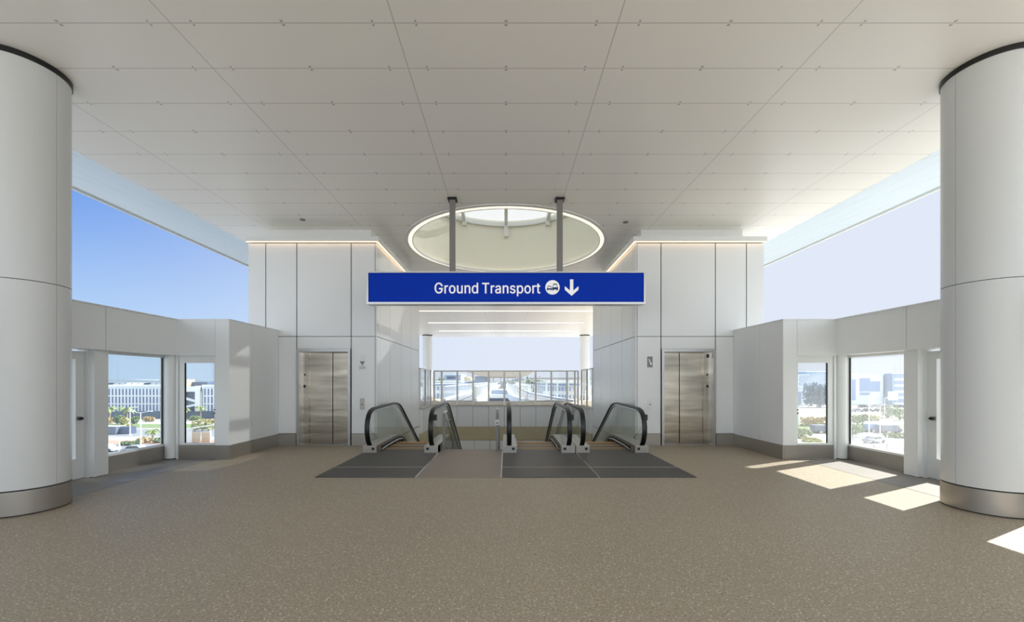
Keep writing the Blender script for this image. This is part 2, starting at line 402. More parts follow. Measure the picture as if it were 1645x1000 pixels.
    t = thing('call_button', 'slim steel call button plate low on the wall beside the %s elevator' % SIDE[s], 'button', (s*X, 9.36, .95), 'elevator call buttons')
    MB().box(s*X-.05, s*X+.05, 9.362, 9.375, .83, 1.09).build('plate', 'steel_light' if s < 0 else 'white_metal', t, bevel=.003)
    b = MB(); b.prism([(s*X+.014*math.cos(k*PI/6), .95+.014*math.sin(k*PI/6)) for k in range(12)], 9.354, 9.362, 'y'); b.build('button', 'black_box', t)

# ---------------------------------------------------------------- low perimeter walls with windows and doors
HW = 2.66; HB = 1.98
def framed(root, s, axis, c, a0, a1, z0, z1, w, d, gmat, gasket=True, gsd=1, wa=None):
    """rectangular frame with glass. axis 'y': pane runs along y at x=s*c; axis 'x': runs along x at y=c"""
    def B(mb, p0, p1, q0, q1, d0, d1):
        if axis == 'y': mb.box(s*(c+d0), s*(c+d1), p0, p1, q0, q1)
        else: mb.box(s*p0, s*p1, c+d0, c+d1, q0, q1)
        return mb
    wa = w if wa is None else wa
    fr = MB(); B(fr, a0, a0+wa, z0, z1, 0, d); B(fr, a1-w, a1, z0, z1, 0, d); B(fr, a0+wa, a1-w, z1-w, z1, 0, d); B(fr, a0+wa, a1-w, z0, z0+.035, 0, d)
    fr.build('window_frame', 'white_metal', root)
    B(MB(), a0+wa, a1-w, z0+.035, z1-w, d*.6, d*.6+.012).build('glass_pane', gmat, root)
    gk = MB(); e = a1-w if gsd > 0 else a0+w
    if gasket: B(gk, min(e, e-gsd*.016), max(e, e-gsd*.016), z0+.035, z1-w, d*.25, d*.6); gk.build('gasket', 'black_box', root)
wn_, dn_ = 0, 0
for s in (-1, 1):
    side = SIDE[s]; gm = 'glass' if s < 0 else 'glass_sunny'
    r = sroot('wall_%s' % side, 'low white panelled windscreen wall on the %s' % side, (s*6, 7, 0))
    k = MB(); k.box(s*5.30, s*5.50, 7.76, 9.36, 0, HW-.01); k.box(s*5.32, s*5.53, 7.74, 7.9, 0, HW-.01)
    k.box(s*5.53, s*6.5, 7.74, 7.9, HB+.03, HW-.01); k.box(s*6.31, s*6.59, Y0+1, 7.74, HB+.03, HW-.01); k.build('core', 'gap', r)
    def wp(x0, x1, y0, y1, z0, z1, m='panel'): MB().box(s*x0, s*x1, y0, y1, z0, z1).build('wall_panel', m, r)
    wp(5.27, 5.30, 7.705, 8.40, .27, HW); wp(5.27, 5.30, 8.408, 9.36, .27, HW)      # along y beside the tower
    wp(5.275, 5.535, 7.70, 7.735, .27, HW)                                          # facing the hall
    wp(5.54, 6.285, 7.70, 7.735, HB, HW)
    wp(5.54, 6.5, 7.735, 7.92, HB, HB+.03)                                          # soffit of the header
    for y0, y1 in ((6.355, 7.70), (4.9, 6.345), (3.4, 4.89), (1.9, 3.39), (.4, 1.89), (-3, .39)): wp(6.28, 6.31, y0, y1, HB, HW)
    wp(6.31, 6.62, -3, 7.74, HB, HB+.03); wp(6.25, 6.62, -3, 7.92, HW, HW+.015); wp(5.26, 6.3, 7.69, 7.92, HW, HW+.015); wp(5.26, 5.52, 7.9, 9.37, HW, HW+.015)
    wp(6.59, 6.62, -3, 7.92, HB, HW); wp(5.5, 5.53, 7.9, 9.37, 0, HW); wp(5.54, 6.6, 7.9, 7.93, HB, HW); 
    def sb(x0, x1, y0, y1, z1=.27): MB().box(s*x0, s*x1, y0, y1, 0, z1).build('steel_base', 'steel', r)
    sb(5.255, 5.29, 7.69, 8.40); sb(5.255, 5.29, 8.405, 9.36); sb(5.29, 5.54, 7.685, 7.73)
    # pier and round post
    wp(6.36, 6.62, 6.25, 6.47, .01, HB); MB().box(s*6.38, s*6.6, 6.27, 6.45, 0, .01).build('steel_base', 'black', r)
    wp(6.36, 6.62, 4.80, 5.42, .01, HB)
    for yy in (2.9, .9): wp(6.36, 6.62, yy, yy+.2, 0, HB)
    pb = MB(); pb.cyl(s*6.42, 7.76, 0.02, HB, .105, n=32); pb.build('corner_post', 'white_metal', r, smooth=True)
    MB().cyl(s*6.42, 7.76, 0, .02, .08).build('post_foot', 'black', r)
    # big window
    wn_ += 1
    w = sroot('window_%d' % wn_, 'large window in the %s low wall looking out over the road' % side, (s*6.55, 7.1, 0))
    framed(w, s, 'y', 6.50, 6.47, 7.735, .26, HB-.0, .045, .07, gm)
    MB().box(s*6.49, s*6.55, 6.47, 7.735, 0, .26).build('kick_plate', 'steel', w)
    for y0, y1 in ((3.1, 4.8), (1.1, 2.9), (-3, .9)):
        wn_ += 1
        w = sroot('window_%d' % wn_, None, (s*6.55, y0, 0)); framed(w, s, 'y', 6.50, y0, y1, .26, HB, .045, .07, gm)
        MB().box(s*6.49, s*6.55, y0, y1, 0, .26).build('kick_plate', 'steel', w)
    # glazed door beside the corner post
    dn_ += 1
    w = sroot('door_%d' % dn_, 'narrow glazed door beside the corner post of the %s low wall' % side, (s*5.9, 7.75, 0))
    framed(w, s, 'x', 7.745, 5.54, 6.26, .27, HB-.04, .10, .05, gm, wa=.045)
    MB().box(s*5.54, s*6.26, 7.735, 7.79, .01, .27).build('kick_plate', 'steel', w)
    MB().box(s*5.54, s*6.3, 7.74, 7.8, HB-.035, HB).build('door_head', 'white_metal', w)
    MB().box(s*6.265, s*6.3, 7.72, 7.8, 0, HB).build('door_jamb', 'white_metal', w)
    MB().box(s*5.565, s*5.58, 7.72, 7.745, .865, .885).build('door_handle', 'black_box', w); MB().box(s*5.565, s*5.58, 7.72, 7.745, .935, .955).build('door_lock', 'black_box', w)
    # glazed door behind the round column
    dn_ += 1
    w = sroot('door_%d' % dn_, 'glazed door next to the pier behind the %s round column' % side, (s*6.55, 5.8, 0))
    framed(w, s, 'y', 6.50, 5.44, 6.23, .28, HB-.03, .12, .06, gm, gasket=False)
    MB().box(s*6.50, s*6.56, 5.44, 6.23, .01, .28).build('kick_plate', 'white_metal', w)
    MB().box(s*6.44, s*6.50, 6.235, 6.25, 0, HB).build('door_jamb', 'white_metal', w)
    h = MB(); h.box(s*6.45, s*6.50, 6.13, 6.16, .90, .95); h.box(s*6.43, s*6.46, 6.09, 6.16, .91, .94); h.build('door_handle', 'black_box', w)

# ---------------------------------------------------------------- round columns
def column(x, y, label, near=True):
    t = thing('round_column', label, 'column', (x, y, 0), 'round white columns')
    R = .385; sg = 0 if x < 0 else PI
    MB().cyl(x, y, 0, H, R-.02, n=48).build('core', 'gap', t, smooth=True)
    MB().shell(x, y, .015, .275, R-.02, R+.004, 64).build('steel_base', 'steel', t, smooth=True)
    if near:
        g = .006
        for z0, z1 in ((.29, 2.62), (2.628, H-.06)):
            for a in (sg, sg+PI): MB().shell(x, y, z0, z1, R-.015, R, 48, a+g, a+PI-g).build('shaft_panel', 'column_shade', t, smooth=True)
    else: MB().shell(x, y, .29, H-.08, R-.015, R, 48).build('shaft', 'panel', t, smooth=True)
    MB().shell(x, y, H-.06, H, R-.02, R+.012, 64).build('collar', 'black', t, smooth=True)
    return t
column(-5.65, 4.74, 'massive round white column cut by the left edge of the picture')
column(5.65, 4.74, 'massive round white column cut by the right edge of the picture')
column(-6.3, 32.4, 'distant slim white column seen left between the towers', False)
column(6.3, 32.4, 'distant slim white column seen right between the towers', False)

# ---------------------------------------------------------------- skylight
t = thing('skylight', 'round skylight drum with bright glass roof above the sign', 'skylight', (0, 11, H))
ZT = 6.85
MB().shell(0, 11, H+.02, ZT, SR-.09, SR-.02, 96).build('drum_wall', 'cream', t, smooth=True)
m_ = MB(); m_.shell(0, 11, H-.02, H+.02, SR-.05, SR+.03, 96); m_.build('rim', 'white_metal', t, smooth=True)
MB().shell(0, 11, H-.012, H+.01, SR-.15, SR-.05, 96).build('glow_ring', 'led_soft', t, smooth=True)
MB().shell(0, 11, H-.03, H+.03, SR-.17, SR-.15, 96).build('glow_ledge', 'white_metal', t, smooth=True)
for k, x in enumerate((-1.35, 0, 1.35)):
    w = math.sqrt(SR**2-x**2)-.06
    b = MB(); b.box(x-.05, x+.05, 11-w, 11+w, ZT-.16, ZT-.02); b.build('glazing_bar', 'white_metal', t)
    b = MB(); b.box(x-.07, x+.07, 11+w-.16, 11+w, ZT-(.55 if k == 1 else .32), ZT-.16); b.build('bracket', 'white_metal', t)
MB().shell(0, 11, ZT-.2, ZT-.08, SR-.17, SR-.06, 96).build('upper_rim', 'white_metal', t, smooth=True)
MB().cyl(0, 11, ZT, ZT+.03, SR, n=64).build('glass_roof', 'glass_frost', t)

# ---------------------------------------------------------------- hanging sign
t = thing('hanging_sign', 'wide blue sign reading Ground Transport hung from two grey poles', 'sign', (0, 8.12, 3.0))
MB().box(-2.73, 2.73, 8.03, 8.22, 3.06, 3.64).build('sign_box', 'sign_blue', t)
fr = MB(); fr.box(-2.765, 2.765, 8.015, 8.235, 3.02, 3.06); fr.box(-2.765, 2.765, 8.015, 8.235, 3.64, 3.665); fr.box(-2.765, -2.73, 8.015, 8.235, 3.06, 3.64); fr.box(2.73, 2.765, 8.015, 8.235, 3.06, 3.64)
fr.build('frame', 'silver', t)
for x in (-1.075, 1.075):
    MB().box(x-.055, x+.055, 8.07, 8.18, 3.665, H-.03).build('pole', 'grey_metal', t)
    MB().box(x-.09, x+.09, 8.03, 8.22, H-.035, H).build('ceiling_cap', 'black', t)
try: sign_font = bpy.data.fonts.load(bpy.utils.system_resource('DATAFILES')+'/fonts/Inter.woff2')
except Exception: sign_font = None
def word(text, x_left, x_right, z_base, cap_h):
    cu = bpy.data.curves.new('word', 'FONT'); cu.body = text; cu.size = .3; cu.extrude = .003; cu.space_character = 1.03
    if sign_font: cu.font = sign_font
    to = bpy.data.objects.new('word', cu); C.objects.link(to); bpy.context.view_layer.update()
    tm = bpy.data.meshes.new_from_object(to.evaluated_get(bpy.context.evaluated_depsgraph_get())); bpy.data.objects.remove(to)
    xs_ = [v.co.x for v in tm.vertices]; xa, xb = min(xs_), max(xs_)
    top_ = max(v.co.y for v in tm.vertices)
    kx = (x_right-x_left-.012)/(xb-xa); kz = cap_h/top_
    out = bmesh.new()
    for n_, (dx, dz) in enumerate(((-.0045, 0), (.0045, 0), (0, .003), (0, -.003), (0, 0))):      # heavier strokes
        bm = bmesh.new(); bm.from_mesh(tm)
        for v in bm.verts: v.co = Vector((x_left+.006+(v.co.x-xa)*kx+dx, 8.0262-v.co.z-n_*.0001, z_base+v.co.y*kz+dz))-Vector((0, 8.12, 3.0))
        me_ = bpy.data.meshes.new('tmp'); bm.to_mesh(me_); bm.free(); out.from_mesh(me_); bpy.data.meshes.remove(me_)
    me_ = bpy.data.meshes.new('word'); out.to_mesh(me_); out.free(); me_.materials.append(M['sign_white'])
    o = bpy.data.objects.new('word', me_); C.objects.link(o); o.parent = t; return o
word('Ground', -1.420, -.552, 3.235, .210); word('Transport', -.478, .682, 3.235, .205)
ic = MB(); ic.prism([(.92+.143*math.cos(k*PI/20), 3.352+.143*math.sin(k*PI/20)) for k in range(40)], 8.022, 8.03, 'y'); ico = ic.build('pictogram_disc', 'sign_white', t)
def mini_car(mb, cx, cz, w, h):
    y0, y1 = 8.017, 8.022
    mb.prism([(cx-w/2, cz), (cx+w/2, cz), (cx+w/2, cz+h*.38), (cx-w/2, cz+h*.38)], y0, y1, 'y')
    # cabin outline as posts + roof so the window stays white
    mb.prism([(cx-w*.42, cz+h*.38), (cx-w*.34, cz+h*.38), (cx-w*.24, cz+h*.86), (cx-w*.3, cz+h)], y0, y1, 'y')
    mb.prism([(cx+w*.42, cz+h*.38), (cx+w*.34, cz+h*.38), (cx+w*.24, cz+h*.86), (cx+w*.3, cz+h)], y0, y1, 'y')
    mb.prism([(cx-w*.3, cz+h), (cx-w*.26, cz+h*.84), (cx+w*.26, cz+h*.84), (cx+w*.3, cz+h)], y0, y1, 'y')
    for q in (-1, 1): mb.box(cx+q*w*.36-w*.1, cx+q*w*.36+w*.1, y0, y1, cz-h*.18, cz)
k = MB(); mini_car(k, .858, 3.305, .10, .075); k.build('car_pictogram', 'icon_blue', ico)
k = MB(); mini_car(k, .972, 3.308, .115, .115); k.build('bus_pictogram', 'icon_blue', ico)
a = MB(); ax = 1.30
a.prism([(ax-.033, 3.51), (ax+.033, 3.51), (ax+.033, 3.29), (ax+.135, 3.375), (ax+.135, 3.305), (ax, 3.185), (ax-.135, 3.305), (ax-.135, 3.375), (ax-.033, 3.29)], 8.022, 8.03, 'y')
a.build('down_arrow', 'sign_white', t)

# ---------------------------------------------------------------- escalators
def interp(path, y):
    for (a, b), (c_, d_) in zip(path, path[1:]):
        if a <= y <= c_: return b+(d_-b)*(y-a)/(c_-a)
    return path[-1][1]
END = 15.9
DECK = [(8.36, .155), (10.0, .16), (10.3, .13), (10.6, .06), (10.9, -.09), (END, -.09-(END-10.9)*.577)]
RAIL = [(8.66, .09), (8.52, .10), (8.38, .16), (8.28, .27), (8.225, .41), (8.215, .55), (8.25, .69), (8.33, .80), (8.44, .87), (8.60, .905), (10.2, .93), (10.45, .91), (10.7, .85), (10.95, .73), (END, .73-(END-10.95)*.577)]
STEPZ = [(8.5, 0), (9.7, 0), (10.1, -.06), (10.5, -.21), (10.9, -.42), (END+1, -.42-(END+1-10.9)*.577)]
def escalator(x0, x1, label, box_side):
    t = thing('escalator', label, 'escalator', ((x0+x1)/2, 8.4, 0), 'escalators going down')
    # landing plate
    if x0 > 1: MB().box(x0-.004, x0+.007, 6.25, 8.34, .001, .0145).build('edge_trim', 'silver', t)
    p = MB().box(x0+.008, x1-.008, 6.25, 8.56, .001, .012).build('landing_plate', 'plate', t)
    MB().box(x0+.008, x1-.008, 6.95, 6.965, .012, .0135).build('joint_strip', 'coping', p)
    for sgn, xe in ((1, x0), (-1, x1)):
        xr = xe+sgn*.135; xi = xe+sgn*.275
        poly = DECK+[(END, DECK[-1][1]-.5), (10.9, -.65), (8.36, -.2)]
        d = MB(); d.prism(poly, xe+sgn*.004, xi, 'x'); d.build('deck_cover', 'steel_light', t)
        # skirt: black lower band with silver edge toward the steps
        sk = MB(); sk.prism([(8.62, -.05), (8.72, .10)]+[(y, z-.045) for y, z in DECK[1:]]+[(END, DECK[-1][1]-.35), (10.9, -.5)], xi, xi+sgn*.02, 'x'); sk.build('skirt_panel', 'black', t)
        br = MB(); br.tube([(xi+sgn*.03, y, z) for y, z in [(8.66, .03), (9.1, .055), (10.0, .06), (10.35, .02), (10.9, -.2), (END, -.2-(END-10.9)*.577)]], .012, n=6); br.build('skirt_trim', 'silver', t)
        cap_ = MB(); cap_.box(xe+sgn*.004, xe+sgn*.29, 8.34, 8.66, 0, .158); cp = cap_.build('end_cap', 'steel_light', t, bevel=.006)
        MB().box(xe+sgn*.19, xe+sgn*.245, 8.333, 8.34, .07, .12).build('handrail_inlet', 'black', cp)
        hr = MB(); hr.tube([(xr, y, z) for y, z in RAIL], .04, n=16, flat=(.095, .052)); hr.build('handrail', 'black', t, smooth=True)
        IN = []
        cy, cz = 9.4, .45
        for i, (y, z) in enumerate(RAIL):
            a = Vector(RAIL[max(i-1, 0)]); b = Vector(RAIL[min(i+1, len(RAIL)-1)]); tt = (b-a).normalized()
            nn = Vector((tt.y, -tt.x)); IN.append((y+nn.x*.042, z+nn.y*.042))
        gd = MB(); gd.tube([(xr, y, z) for y, z in IN[2:]], .02, n=8, flat=(.05, .045)); gd.build('handrail_guide', 'silver', t, smooth=True)
        gp = [(y, z) for y, z in IN[2:]]+[(END, DECK[-1][1]-.02), (10.9, -.11), (10.6, .04), (10.3, .11), (10.0, .14), (8.6, .14)]
        g = MB(); g.prism(gp, xr-.005, xr+.005, 'x'); g.build('glass_panel', 'glass_green', t)
        if sgn == box_side:
            MB().box(xr+.03, xr+.10, 8.33, 8.40, .68, .80).build('stop_box', 'black_box', t, bevel=.004)
    nst = 0
    y = 8.60
    xa, xb = x0+.30, x1-.30
    while y < END-.4:
        z = interp(STEPZ, y+.2); zn = interp(STEPZ, y+.6)
        st = MB().box(xa, xb, y, y+.395, min(zn, z-.02), z+.003).build('step', 'step', t)
        if nst < 7: MB().box(xa, xb, y+.345, y+.395, z+.003, z+.008).build('yellow_edge', 'yellow', st)
        y += .4; nst += 1
    MB().box(x0+.02, x1-.02, 8.56, 9.2, -.5, -.06).build('comb_base', 'step', t)
    cb = MB()
    for k in range(24):
        xx = xa+(xb-xa)*(k+.5)/24; cb.box(xx-.008, xx+.008, 8.56, 8.64, .004, .014)
    cb.build('comb', 'step', t)
    return t
escalator(-2.96, -1.40, 'single escalator on the left between white tower wall and stairs', -1)
escalator(-.07, 1.43, 'middle escalator just right of the staircase and its post', -1)
escalator(1.435, 2.95, 'rightmost escalator beside the right white tower wall', -1)
# ---------------------------------------------------------------- staircase between the escalators
t = thing('staircase', 'stair flight going down between the left and middle escalators', 'stairs', (-.74, 8.7, 0))
MB().box(-1.39, -.085, 6.25, 8.78, .001, .010).build('landing_slab', 'stone', t)
for x in (-1.396, -.076): MB().box(x-.010, x+.010, 6.25, 8.56, .001, .013).build('edge_trim', 'silver', t)
for k in range(14):
    MB().box(-1.36, -.11, 8.78+k*.29, 8.78+(k+1)*.29+.02, -.17*(k+1)-.2, -.17*(k+1)).build('stair_step', 'stone', t)
st = MB(); st.prism([(8.78, -.01), (8.95, -.01), (13.0, -2.38), (13.0, -2.85), (8.78, -.5)], -1.395, -1.36, 'x'); st.build('stringer', 'panel', t)
st = MB(); st.prism([(8.78, -.01), (8.95, -.01), (13.0, -2.38), (13.0, -2.85), (8.78, -.5)], -.11, -.075, 'x'); st.build('stringer', 'panel', t)
def stair_rail(x, label, box):
    r_ = thing('stair_handrail', label, 'handrail', (x, 8.74, 0), 'stair handrails')
    MB().box(x-.028, x+.028, 8.68, 8.74, .01, .80).build('post', 'grey_metal', r_)
    for y in (10.1, 11.5): MB().box(x-.022, x+.022, y, y+.045, -(y-8.78)*.586-.2, .78-(y-8.78)*.57).build('post', 'grey_metal', r_)
    if not box:
        k = MB(); k.tube([(x, 8.70, .80), (x, 9.0, .82), (x, 9.25, .76), (x, 12.9, .76-3.65*.577)], .022, n=10); k.build('rail', 'silver', r_, smooth=True)
        k = MB(); k.tube([(x+.04, 9.3, .60), (x+.04, 12.9, .60-3.6*.577)], .022, n=10); k.build('rail', 'grey_metal', r_, smooth=True)
        g = MB(); g.prism([(8.74, .75), (9.2, .72), (12.9, .72-3.7*.577), (12.9, -2.2), (9.0, .05), (8.74, .05)], x-.005, x+.005, 'x'); g.build('glass_panel', 'glass_green', r_)
    else:
        k = MB(); k.tube([(x, 8.70, .78), (x, 8.75, .86), (x, 9.0, .88), (x, 9.25, .80), (x, 12.9, .80-3.65*.577)], .022, n=10); k.build('rail', 'silver', r_, smooth=True)
        b_ = MB().box(x-.055, x+.055, 8.64, 8.70, .54, .67).build('switch_box', 'steel_light', r_, bevel=.004)
        MB().box(x-.02, x+.02, 8.632, 8.64, .585, .605).build('key_switch', 'black', b_)
stair_rail(-1.335, 'metal stair handrail with tall post beside the left escalator', False)
stair_rail(-.19, 'stair handrail post with small switch box beside the middle escalator', True)

# ---------------------------------------------------------------- escalator well: far wall, side parapets, railing
r = sroot('wall_back', 'white panelled far wall of the escalator well', (0, 16.2, 0))
MB().box(-3.0, 3.0, 16.13, 16.33, -5, .50).build('core', 'gap', r)
xs = [-3.0]+[-.07+.627*k for k in range(-4, 5)]+[3.0]
for a, b in zip(xs, xs[1:]):
    MB().box(a+.006, b-.006, 16.10, 16.13, -.33, .50).build('wall_panel', 'panel', r)
    MB().box(a+.006+.06, b-.006+.06, 16.04, 16.07, -1.75, -.87).build('wall_panel', 'panel', r)
MB().box(-3, 3, 16.09, 16.12, -.86, -.335).build('concrete_band', 'olive', r)
MB().box(-3, 3, 16.08, 16.12, -5, -1.76).build('lower_wall', 'panel', r)
MB().box(-3.0, 3.0, 16.06, 16.36, .50, .525).build('coping', 'coping', r)
for s in (-1, 1):
    r = sroot('wall_back_%s' % SIDE[s], 'low side parapet at the back %s of the escalator well' % SIDE[s], (s*2.95, 15, 0))
    MB().box(s*2.90, s*3.2, 14.0, 16.1, -.33, .50).build('parapet', 'panel', r); MB().box(s*2.90, s*3.2, 14.0, 16.1, -.86, -.33).build('concrete_band', 'olive', r); MB().box(s*2.90, s*3.2, 14.0, 16.1, -5, -.86).build('lower_wall', 'panel', r)
    MB().box(s*2.87, s*3.2, 14.0, 16.1, .50, .525).build('coping', 'coping', r)
    w = thing('glass_screen', 'short glass wind screen on the %s side parapet behind the tower' % SIDE[s], 'screen', (s*3.0, 15, .52), 'side wind screens')
    MB().box(s*2.98, s*3.02, 14.02, 16.1, 1.9, 1.94).build('top_rail', 'white_metal', w); MB().box(s*2.98, s*3.02, 14.02, 16.1, .53, .56).build('bottom_rail', 'white_metal', w)
    for y in (14.02, 15.0, 16.06): MB().box(s*2.975, s*3.025, y, y+.05, .52, 1.94).build('post', 'white_metal', w)
    MB().box(s*2.995, s*3.005, 14.07, 16.06, .56, 1.9).build('glass_panel', 'glass', w)
r = sroot('floor', 'lower level floor at the foot of the escalators', (0, 13, -5)); MB().box(-3.4, 3.4, 8, 20, -5.2, -5).build('slab', 'stone', r)
r = sroot('wall_front', 'slab edge under the landing', (0, 8.6, -.3)); MB().box(-3, 3, 8.3, 8.56, -5, -.35).build('panel', 'panel', r)
lw_ = bpy.data.lights.new('well_fill_light', 'AREA'); lw_.shape = 'RECTANGLE'; lw_.size = 5; lw_.size_y = .5; lw_.energy = 95; lw_.color = (1, .96, .9)  # unseen fill light added to brighten the escalator well
lo_ = bpy.data.objects.new('well_fill_light', lw_); C.objects.link(lo_); lo_.location = (0, 8.7, -1.6); lo_.rotation_euler = (math.radians(100), 0, 0)
t = thing('railing', 'tall white metal railing with glass above the far well wall', 'railing', (0, 16.2, .52))
MB().box(-2.9, 2.9, 16.17, 16.23, 1.86, 1.91).build('top_rail', 'rail_white', t)
MB().box(-2.9, 2.9, 16.18, 16.22, .53, .56).build('bottom_rail', 'white_metal', t)
for x in [-2.88]+[-.07+.627*k for k in range(-4, 5)]+[2.75, 2.88]: MB().box(x-.035, x+.035, 16.17, 16.23, .525, 1.86).build('post', 'rail_white', t)
for a, b in zip(xs, xs[1:]): MB().box(max(a, -2.85)+.03, min(b, 2.72)-.03, 16.197, 16.205, .56, 1.86).build('glass_panel', 'glass', t)
# back ceiling light lines
for y, w, nm in ((17.3, 4.9, 'nearest'), (21.2, 4.9, 'second nearest'), (25.5, 4.9, 'second farthest'), (29.7, 4.9, 'farthest')):
    tag(MB().box(-w, w, y-.04, y+.04, H-.014, H-.001).build('linear_light', 'led_white'), '%s glowing light line across the back ceiling under the sign' % nm, 'light', 'linear lights in the back ceiling')
# small ceiling fittings
for px, py, wh in ((486, 353, 'left of'), (1005, 357, 'right of')):
    d = F*(H-EYE)/(612-py); x = (px-813)*d/F
    tag(MB().cyl(x, d, H-.012, H, .06).build('ceiling_sprinkler', 'grey_metal'), 'tiny round ceiling fitting %s the skylight' % wh, 'fitting', 'ceiling fittings')
# ---------------------------------------------------------------- ground, roads and far scenery
M['ground'] = plain('pale_dry_ground', (162, 162, 157), .9, noise=.10, nscale=.05)
M['asphalt'] = plain('grey_asphalt', (132, 136, 142), .85, noise=.06, nscale=.2)
M['grass'] = plain('mown_grass', (110, 132, 84), .9, noise=.2, nscale=.4)
M['red_kerb'] = plain('reddish_paving', (190, 142, 124), .85, noise=.06, nscale=.3)
M['pale_pave'] = plain('pale_paving', (204, 204, 202), .85, noise=.04, nscale=.3)
M['garage'] = plain('white_garage_fin', (206, 216, 230), .6)
M['slit'] = plain('dark_blue_slit', (72, 86, 112), .5)
M['fence'] = plain('dark_blue_fence', (70, 88, 108), .7)
M['leaf'] = plain('green_leaf', (112, 130, 88), .7, noise=.3, nscale=1.2)
M['leaf_y'] = plain('yellow_green_leaf', (164, 164, 108), .7, noise=.3, nscale=1.2)
M['leaf_o'] = plain('ochre_leaf', (176, 156, 112), .7, noise=.3, nscale=1.2)
M['palm'] = plain('palm_leaf', (132, 150, 92), .6, noise=.25, nscale=1)
M['palm_dry'] = plain('dry_palm_leaf', (150, 128, 96), .8)
M['trunk'] = plain('grey_brown_trunk', (140, 122, 104), .9)
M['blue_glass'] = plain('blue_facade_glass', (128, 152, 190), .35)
M['pale_facade'] = plain('haze_tinted_facade', (214, 224, 234), .7)  # distance haze is put into this pale colour
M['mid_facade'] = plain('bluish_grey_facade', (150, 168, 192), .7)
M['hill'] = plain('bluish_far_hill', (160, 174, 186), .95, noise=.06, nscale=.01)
M['car_a'] = plain('white_car_paint', (232, 234, 236), .25); M['car_b'] = plain('dark_car_paint', (52, 58, 68), .25); M['car_c'] = plain('grey_car_paint', (150, 156, 164), .25)
M['wood'] = plain('tan_boards', (186, 168, 142), .8)
M['grey_box'] = plain('blue_grey_sheet_metal', (96, 106, 124), .6)
M['fabric_tan'] = plain('tan_curved_roof', (214, 196, 150), .6)

def ground_rect(name, x0, x1, y0, y1, m, z, label, kind='structure'):
    return struct(MB().box(x0, x1, y0, y1, GZ-.3, GZ+z).build(name, m), label, kind)
ground_rect('ground', -1500, 1500, -600, 1400, 'ground', 0, 'pale open ground far below the terrace')
# left strips (lengthwise along x, depth steps behind one another)
ground_rect('road', -190, -14, 40, 86, 'asphalt', .02, 'grey road nearest below the left windows')
ground_rect('pavement', -190, -50, 86, 91, 'red_kerb', .05, 'reddish pavement strip along the left road')
ground_rect('road', -190, -40, 98, 113, 'asphalt', .02, 'second grey road left, beyond the hedge')
ground_rect('lawn', -190, -50, 116, 126, 'grass', .06, 'green lawn strip in front of the left garage')
ground_rect('pavement', -190, -50, 126, 131, 'pale_pave', .05, 'pale pavement strip behind the lawn')
# right
ground_rect('road', 14, 200, 40, 100, 'pale_pave', .03, 'bright sunlit road below the right windows')
ground_rect('lawn', 60, 260, 112, 124, 'grass', .06, 'green strip beyond the right road')
ground_rect('road', 60, 320, 126, 134, 'pale_pave', .04, 'second bright road on the right')
ground_rect('car_park', 90, 320, 168, 205, 'asphalt', .04, 'grey car park on the right')
# hills
for i, (x0, x1, y, h) in enumerate(((-900, -150, 900, 2), (-1300, -500, 1150, 9), (-300, 500, 1200, 3), (400, 1200, 1000, 6))):
    pts = [(x0, GZ)]; n = 26
    for k in range(n+1):
        u = k/n; pts.append((x0+(x1-x0)*u, 0+h*(math.sin(PI*u)**.6)*(.55+.25*math.sin(7*u+i)+.1*math.sin(23*u+2*i))))
    pts.append((x1, GZ))
    mb = MB(); mb.prism(pts, y, y+60, 'y'); struct(mb.build('hill', 'hill'), 'low hazy ridge on the horizon')

# --- vegetation builders
def leafcloud(mb, c, r, n, s, rnd):
    for _ in range(n):
        u, v, w = [rnd.gauss(0, 1) for _ in range(3)]; q = math.sqrt(u*u+v*v+w*w) or 1
        k = rnd.uniform(.6, 1.0); p = Vector((c[0]+u/q*r[0]*k, c[1]+v/q*r[1]*k, c[2]+w/q*r[2]*k))
        a = Vector((rnd.uniform(-1, 1), rnd.uniform(-1, 1), rnd.uniform(-1, 1))).normalized(); b = a.cross(Vector((rnd.uniform(-1, 1), rnd.uniform(-1, 1), rnd.uniform(-1, 1)))).normalized()
        q_ = s*rnd.uniform(.6, 1.4)
        mb.bm.faces.new([mb.bm.verts.new(p+d) for d in (a*q_, b*q_*.6, -a*q_, -b*q_*.6)])
def shrub(x, y, w, h, mat, label, cat='shrub', group=None, seed=1, dep=None):
    rnd = random.Random(seed); t = thing('shrub', label, cat, (x, y, GZ), group)
    mb = MB()
    k = max(2, int(w/1.4))
    for i in range(k): leafcloud(mb, (x+(i+.5-k/2)*w/k, y+rnd.uniform(-.4, .4), GZ+h*rnd.uniform(.42, .58)), (w/k*.75, (dep or w*.4), h*.5), 220 if h < 6 else 420, .26 if h < 6 else .42, rnd)
    mb.build('foliage', mat, t)
    s = MB()
    for i in range(4): s.tube([(x, y, GZ), (x+rnd.uniform(-.3, .3)*w, y, GZ+h*.6)], .06, n=5)
    s.build('stem', 'trunk', t); return t
